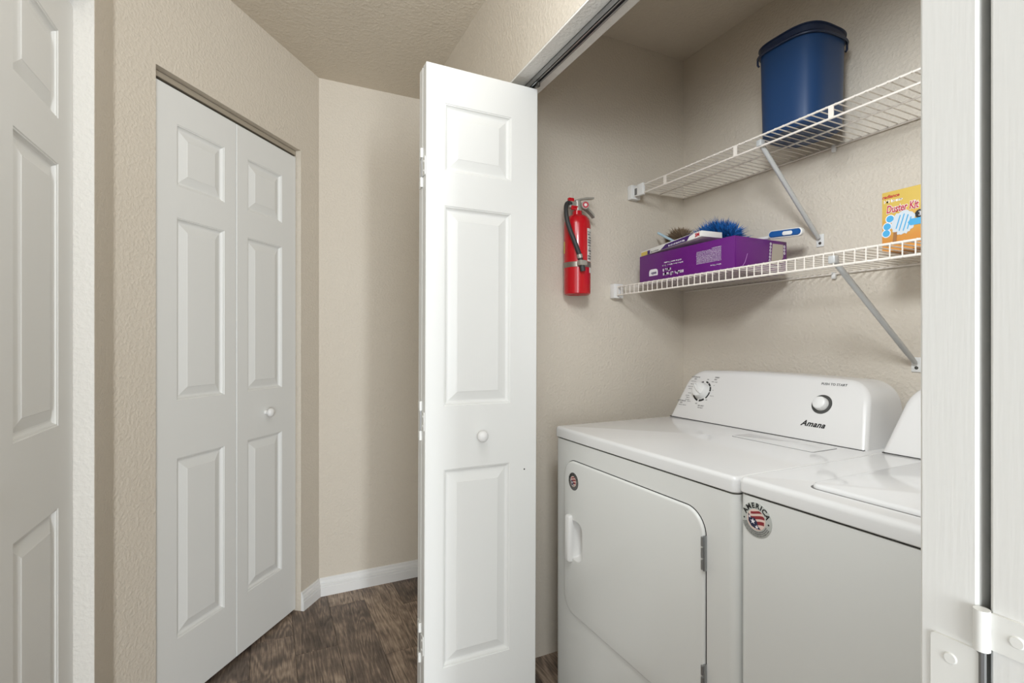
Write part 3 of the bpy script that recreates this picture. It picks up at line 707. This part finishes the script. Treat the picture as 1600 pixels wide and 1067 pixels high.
g = MB().lathe([(0, 0.010), (0.013, 0.010), (0.0155, 0.008), (0.0155, -0.006)], 24, mx=mxg, caps=False).build('pressure_gauge', M['valve'], ex)
MB().lathe([(0, 0.0012), (0.0125, 0.001)], 20, mx=mxg @ Matrix.Translation((0, 0, 0.0098)), caps=False).build('gauge_face', M['labelw'], g)
MB().lathe([(0.006, 0.0006), (0.0118, 0.0005)], 20, mx=mxg @ Matrix.Translation((0, 0, 0.0112)), caps=False).build('gauge_dial', M['redink'], g)
hp = [(-0.030, -0.004, 0.342), (-0.044, -0.008, 0.343), (-0.058, -0.016, 0.332), (-0.066, -0.026, 0.306), (-0.066, -0.034, 0.270), (-0.058, -0.042, 0.232), (-0.046, -0.050, 0.195), (-0.034, -0.055, 0.160), (-0.026, -0.057, 0.138)]
def smooth(pts, n=5):
    P = [Vector(p) for p in pts]; out = []
    for i in range(len(P)-1):
        p0, p1, p2, p3 = P[max(i-1, 0)], P[i], P[i+1], P[min(i+2, len(P)-1)]
        for k in range(n):
            t = k/n; out.append(0.5*((2*p1)+(p2-p0)*t+(2*p0-5*p1+4*p2-p3)*t*t+(3*p1-p0-3*p2+p3)*t**3))
    return out+[P[-1]]
hs = MB().tube(smooth(hp), 0.0085, 12).build('hose', M['rubber'], ex)
MB().tube([(-0.0275, -0.0568, 0.143), (-0.0245, -0.0575, 0.130)], 0.0105, 12).build('hose_ferrule', M['valve'], hs)
MB().tube([(-0.025, -0.0573, 0.132), (-0.020, -0.060, 0.112), (-0.014, -0.060, 0.082)], 0.0095, 12, radii=[0.008, 0.0095, 0.010]).build('nozzle', M['rubber'], hs)
MB().tube([(-0.031, -0.004, 0.342), (-0.014, 0, 0.341)], 0.0105, 12).build('hose_collar', M['valve'], hs)
b = MB().lathe([(0.0508, 0.100), (0.0520, 0.101), (0.0520, 0.119), (0.0508, 0.120)], 40, caps=False); sp_ = b.build('strap', M['strap'], ex)
MB().box(-0.034, -0.002, -0.073, -0.048, 0.102, 0.122, 0.005).build('hose_clip', M['valve'], sp_)
MB().box(-0.020, 0.020, 0.044, 0.0575, 0.02, 0.29, 0.002).build('wall_bracket', M['strap'], ex)
def curved_label(r, a0, a1, z0, z1, m_, name, parent):
    n = 10; rs = [[(r*math.cos(R(a0+(a1-a0)*k/n)), r*math.sin(R(a0+(a1-a0)*k/n)), z) for k in range(n+1)] for z in (z0, z1)]
    rs2 = [[(r*1.006*math.cos(R(a0+(a1-a0)*k/n)), r*1.006*math.sin(R(a0+(a1-a0)*k/n)), z) for k in range(n+1)] for z in (z0, z1)]
    loop = [rs[0]+rs2[0][::-1], rs[1]+rs2[1][::-1]]
    return MB().rings(loop, True, True, True, True).build(name, m_, parent)
lb_ = curved_label(0.0510, -76, -36, 0.122, 0.246, M['labelw'], 'instruction_label', ex)
b = MB(); rnd = random.Random(4)
for i in range(11):
    a = -41; zz = 0.132+i*0.010
    for a in range(-72, -40, 4):
        if rnd.random() < .8:
            mx = Matrix.Rotation(R(a), 4, 'Z') @ Matrix.Translation((0.0513, 0, zz)); b.box(0, 0.0004, -0.0013, 0.0013, -0.0028, 0.0028 if i % 3 else 0.0045, mx=mx)
b.build('fine_print', M['greyink'], lb_)
curved_label(0.0510, -62, -40, 0.080, 0.102, M['labelw'], 'inspection_sticker', ex)
curved_label(0.0510, 150, 172, 0.155, 0.20, M['yellowpaper'], 'side_sticker', ex)

# ------------------------------------------------------------------ PURPLE CARTON
ZS = 1.4262
pb = empty('cleaning_cloth_carton', (1.335, 1.134, ZS)); tag(pb, 'purple cardboard carton lying upside down on the lower shelf', 'carton')
PBX, PBY, PBZ = 0.250, 0.453, 0.110
MB().box(0, PBX, 0, PBY, 0, PBZ, 0.0015).build('box_body', M['purple'], pb)
# print is upside down as on the shelf
def pm(y, z): return frame((-0.0003, y-1.134, z-ZS), (0, 1, 0), (0, 0, -1))
lgb = MB(); lgb.prism(rrect(-0.024, 0.024, -0.013, 0.012, (0.012, 0.012, 0.002, 0.002), 5), 0, 0.0004, mx=pm(1.507, 1.464)); lgo = lgb.build('logo_patch', M['whiteink'], pb)
b = MB(); rnd = random.Random(11); scribble(b, -0.016, 0.018, -0.004, 0.011, pm(1.507, 1.462) @ Matrix.Translation((0, 0, 0.0004)), rnd, 0.3); b.build('logo_print', M['purple2'], lgo)
b = MB(); rnd = random.Random(12)
mxp = pm(1.352, 1.45)
scribble(b, 0.0, 0.108, -0.006, 0.0125, mxp, rnd, 0.30); scribble(b, 0.062, 0.106, -0.021, 0.011, mxp, rnd, 0.30)
scribble(b, 0.002, 0.106, -0.036, 0.0055, mxp, rnd); scribble(b, 0.010, 0.102, -0.046, 0.0055, mxp, rnd)
b.build('carton_lettering', M['whiteink'], pb)
b = MB(); mxp = pm(1.186, 1.455)
for i in range(11):
    scribble(b, 0, 0.106 if i < 10 else 0.04, -0.052+i*0.0044 if i < 10 else -0.0565, 0.0027, mxp, rnd, 0.2)
scribble(b, 0.0, 0.046, 0.000, 0.0042, mxp, rnd, 0.3)
b.build('fine_print', M['whiteink'], pb)
# end flap (faces down the closet, -y): panel, tear strip with white dots
b = MB(); b.box(0.004, PBX-0.004, -0.0022, 0, 0.004, PBZ-0.012, 0.0008); fl_ = b.build('end_flap', M['purple'], pb)
me_ = frame((0, -0.0024, 0), (1, 0, 0), UP)
b = MB(); b.prism([(0.168, 0.030), (0.176, 0.098), (0.228, 0.098), (0.228, 0.055), (0.205, 0.030)], 0, 0.0004, mx=me_); b.build('tear_window', M['card'], fl_)
b = MB()
for i in range(7):
    for dx, r_ in ((0.160, 0.0042), ):
        b.lathe([(0.0022, 0.0006), (0.0046, 0.0006)], 10, mx=me_ @ Matrix.Translation((dx+0.001*i, 0.030+0.011*i, 0)), caps=False)
for i in range(5): b.lathe([(0.0022, 0.0006), (0.0046, 0.0006)], 10, mx=me_ @ Matrix.Translation((0.167+0.011*i, 0.022+0.003*max(0, i-3), 0)), caps=False)
for i in range(3): b.lathe([(0.0022, 0.0006), (0.0046, 0.0006)], 10, mx=me_ @ Matrix.Translation((0.234, 0.070+0.011*i, 0)), caps=False)
b.build('dot_print', M['whiteink'], fl_)
b = MB(); b.tube([(0.030, -0.0025, 0.010), (0.045, -0.0025, 0.028), (0.056, -0.0025, 0.056)], 0.0009, 6); b.build('flap_crease', mat('pale_purple_crease', (170, 120, 176), .5), fl_)

# flat carton lying on top
fb = empty('flat_refill_carton', (1.346, 1.590, ZS+PBZ+0.0015)); fb.rotation_euler = (R(0), 0, 0)
tag(fb, 'flat white and purple refill carton resting on the purple carton', 'carton')
fb.rotation_euler = (R(-3.0), 0, R(-4))
fbL = 0.335; ft = 0.020
MB().box(0, 0.09, -fbL, 0, 0, ft, 0.001).build('box_body', M['labelw'], fb)
mf = lambda y, z: frame((-0.0003, y, z), RT, UP)
b = MB(); b.prism([(0.118, 0.0004), (0.262, 0.0004), (0.276, ft-0.006), (0.300, ft-0.001), (0.150, ft-0.004)], 0, 0.0004, mx=mf(0, 0)); b.build('purple_print', M['purple2'], fb)
b = MB(); b.box(0.001, 0.040, 0.001, ft*0.75, 0, 0.0004, mx=mf(0, 0)); b.build('yellow_print', M['yellowpaper'], fb)
b = MB(); b.box(0.040, 0.056, 0.001, ft*0.75, 0, 0.0004, mx=mf(0, 0)); b.build('purple_print', M['purple2'], fb)
b = MB(); scribble(b, 0.062, 0.112, 0.003, 0.006, mf(0, 0), rnd, .3); b.build('carton_lettering', M['greyink'], fb)
b = MB(); scribble(b, 0.165, 0.255, 0.004, 0.006, mf(0, 0) @ Matrix.Translation((0, 0, .0004)), rnd, .3); b.build('carton_lettering', M['whiteink'], fb)
b = MB(); text_geo(b, '3M', 0.017, mf(-0.300, 0.0095) @ Matrix.Translation((0.014, 0, 0.0004)), off=0.0008); b.build('lettering', M['redink'], fb)

# feather dusters
def fluff(name, parent, segs, count, L_, mats, seed, drop=0.0):
    rnd = random.Random(seed); b = MB(); idx = []
    for i in range(count):
        t = rnd.random(); p = segs[0].lerp(segs[1], t)
        d = Vector((rnd.gauss(0, 1), rnd.gauss(0, 1), rnd.gauss(0, 1))).normalized()
        ax = (segs[1]-segs[0]).normalized(); d = (d-ax*d.dot(ax)*0.55).normalized()
        if d.z < -0.2: d.z *= 0.15; d.normalize()
        l = L_*(0.75+0.35*rnd.random())*(0.75+0.5*math.sin(math.pi*t)**0.7*0.6); u = d.cross(Vector((rnd.random(), rnd.random(), rnd.random()))).normalized()*0.0016
        curl = Vector((rnd.gauss(0, .15), rnd.gauss(0, .15), rnd.gauss(0, .1)))*l
        a, m2, e = p, p+d*l*0.6, p+d*l+curl
        m2.z = max(m2.z, 0.004); e.z = max(e.z, 0.003+0.01*rnd.random())
        o = len(b.v); b.v += [tuple(a-u), tuple(a+u), tuple(m2+u*1.2), tuple(m2-u*1.2), tuple(e)]
        b.f += [(o, o+1, o+2, o+3), (o+3, o+2, o+4)]; b.sm += [False]*2
        k = 0 if rnd.random() < .6 else 1; idx += [k, k]
    o = b.build(name, mats, parent)
    for p_, k in zip(o.data.polygons, idx): p_.material_index = k
    o['kind'] = 'stuff'; return o
ZP = ZS+PBZ
du = empty('feather_duster', (1.545, 1.412, ZP+0.0025)); tag(du, 'fluffy bright blue duster with white stick and blue grip', 'duster')
fluff('bristles', du, (Vector((0.0, 0.045, 0.046)), Vector((0.0, -0.085, 0.040))), 7000, 0.074, [M['bluefeather'], M['bluefeather2']], 1)
b = MB().tube([(0.0, 0.03, 0.034), (0.002, -0.12, 0.018), (-0.004, -0.268, 0.0145)], 0.0062, 10); b.build('stick', M['wplastic'], du)
hb = Matrix.Translation((-0.012, -0.312, 0.0135)) @ Matrix.Rotation(R(3), 4, 'Z') @ Matrix.Rotation(R(4), 4, 'X')
def capsule(L_, w_, t_, m_):
    b = MB(); ol = rrect(-L_/2, L_/2, -w_/2, w_/2, w_*0.48, 8); rs = []
    for g, h in ((w_*.12, -t_/2), (w_*.02, -t_*.35), (0, 0), (w_*.02, t_*.35), (w_*.12, t_/2)):
        rs.append([(h, -x*(1-g/L_*2), y*(1-g/w_*2)) for x, y in ol])
    return b.rings(rs, True, True, True, True, m_)
gs = capsule(0.118, 0.028, 0.016, hb @ Matrix.Translation((0, 0, 0.002))).build('grip_shell', M['wplastic'], du)
gp = capsule(0.110, 0.022, 0.020, hb @ Matrix.Translation((-0.001, 0, 0.002))).build('grip', M['bluegrip'], du)
capsule(0.034, 0.013, 0.004, hb @ Matrix.Translation((-0.011, -0.012, 0.001))).build('grip_badge', M['wplastic'], gp)
du2 = empty('feather_duster', (1.50, 1.570, ZP+0.0015)); tag(du2, 'small brownish grey fluffy duster with pale blue handle by the wall', 'duster')
fluff('bristles', du2, (Vector((0.03, 0.030, 0.064)), Vector((0.03, -0.030, 0.076))), 3600, 0.056, [M['brownfeather'], M['brownfeather']], 2)
b = MB().tube([(0.02, 0.0, 0.05), (-0.03, 0.045, 0.058), (-0.075, 0.085, 0.066)], 0.005, 8) if False else MB().tube([(-0.030, -0.055, 0.050), (-0.035, 0.00, 0.082), (-0.040, 0.050, 0.112)], 0.005, 8)
b.build('handle', M['paleblue'], du2)
# folded grey leaflet between the cartons
lf_ = MB().prism([(-0.085, 0.0), (0.085, 0.0), (0.060, 0.026), (0.018, 0.046), (-0.020, 0.030)], 0, 0.003, mx=frame((1.452, 1.43, ZP+0.0012), RT, (0.10, 0, 1))).build('folded_leaflet', M['card']); tag(lf_, 'folded grey card propped between flat carton and blue duster', 'leaflet')

# ------------------------------------------------------------------ DUSTER KIT CARTON
dk = empty('duster_kit_carton', (1.42, 0.545, ZS)); tag(dk, 'yellow and orange duster kit carton standing on the lower shelf', 'carton')
KW, KH, KD = 0.207, 0.152, 0.07
MB().box(0, KD, 0, KW, 0, KH, 0.001).build('box_body', M['carton'], dk)
km = lambda y, z, h=0.0: frame((-0.0003-h, y-0.545, z-ZS), RT, UP)
b = MB(); text_geo(b, 'radiance', 0.0115, km(0.732, 1.5655), shear=.2, off=.0003); b.build('lettering', M['redink'], dk)
b = MB(); scribble(b, -0.022, 0.020, -0.003, 0.0075, km(0.725, 1.553), rnd, .25); b.build('script_print', M['whiteink'], dk)
b = MB(); text_geo(b, 'Duster Kit', 0.0262, km(0.7065, 1.532) @ Matrix.Diagonal((0.62, 1, 1, 1)), shear=.15, off=.0017); b.build('lettering_outline', M['whiteink'], dk)
b = MB(); text_geo(b, 'Duster Kit', 0.0262, km(0.7065, 1.532, .0005) @ Matrix.Diagonal((0.62, 1, 1, 1)), shear=.15, off=.0005); b.build('lettering', M['redink'], dk)
for y, z in ((0.733, 1.5085), (0.7395, 1.490), (0.7415, 1.473)):
    d = MB().lathe([(0, .0004), (0.0105, .0003)], 20, mx=km(y, z), caps=False).build('bubble_rim', M['whiteink'], dk)
    d2 = MB().lathe([(0, .0004), (0.0085, .0003)], 20, mx=km(y, z, .0005), caps=False).build('bubble', M['skyink'], dk)
rnd = random.Random(21); b = MB(); b2 = MB()
pts = []
for k in range(44):
    a = 2*math.pi*k/44; rr = 0.030*(1+rnd.uniform(-.08, .08)); pts.append((rr*0.85*math.cos(a), rr*1.02*math.sin(a)))
MB().prism(pts, 0, .0004, mx=km(0.704, 1.494) @ Matrix.Rotation(R(-22), 4, 'Z')).build('duster_picture', mat('pale_fluff_print', (196, 204, 210), .5), dk)
for i, (dx, l) in enumerate(((-0.011, 0.034), (-0.003, 0.042), (0.006, 0.040), (0.014, 0.030))):
    b.box(dx-0.0012, dx+0.0012, -l*.5, l*.5, 0, .0004, mx=km(0.704, 1.494, .0004) @ Matrix.Rotation(R(-16), 4, 'Z'))
b.build('duster_picture_stripes', M['skyink'], dk)
b = MB().prism([(-0.004, -0.012), (0.004, -0.012), (0.006, 0.012), (-0.002, 0.012)], 0, .0004, mx=km(0.723, 1.461, .0003)).build('duster_picture_handle', mat('brown_print', (150, 104, 60), .5), dk)
MB().prism([(0, -0.008), (0.05, -0.008), (0.05, 0.008), (0, 0.008), (-0.006, 0.0)], 0, .0004, mx=km(0.688, 1.491, .0003)).build('blue_flash', M['skyink'], dk)
MB().lathe([(0, .0004), (0.0105, .0003)], 20, mx=km(0.668, 1.508), caps=False).build('black_badge', M['ink'], dk)
b = MB(); text_geo(b, '3', 0.015, km(0.668, 1.508, .0005)); b.build('badge_number', M['whiteink'], dk)
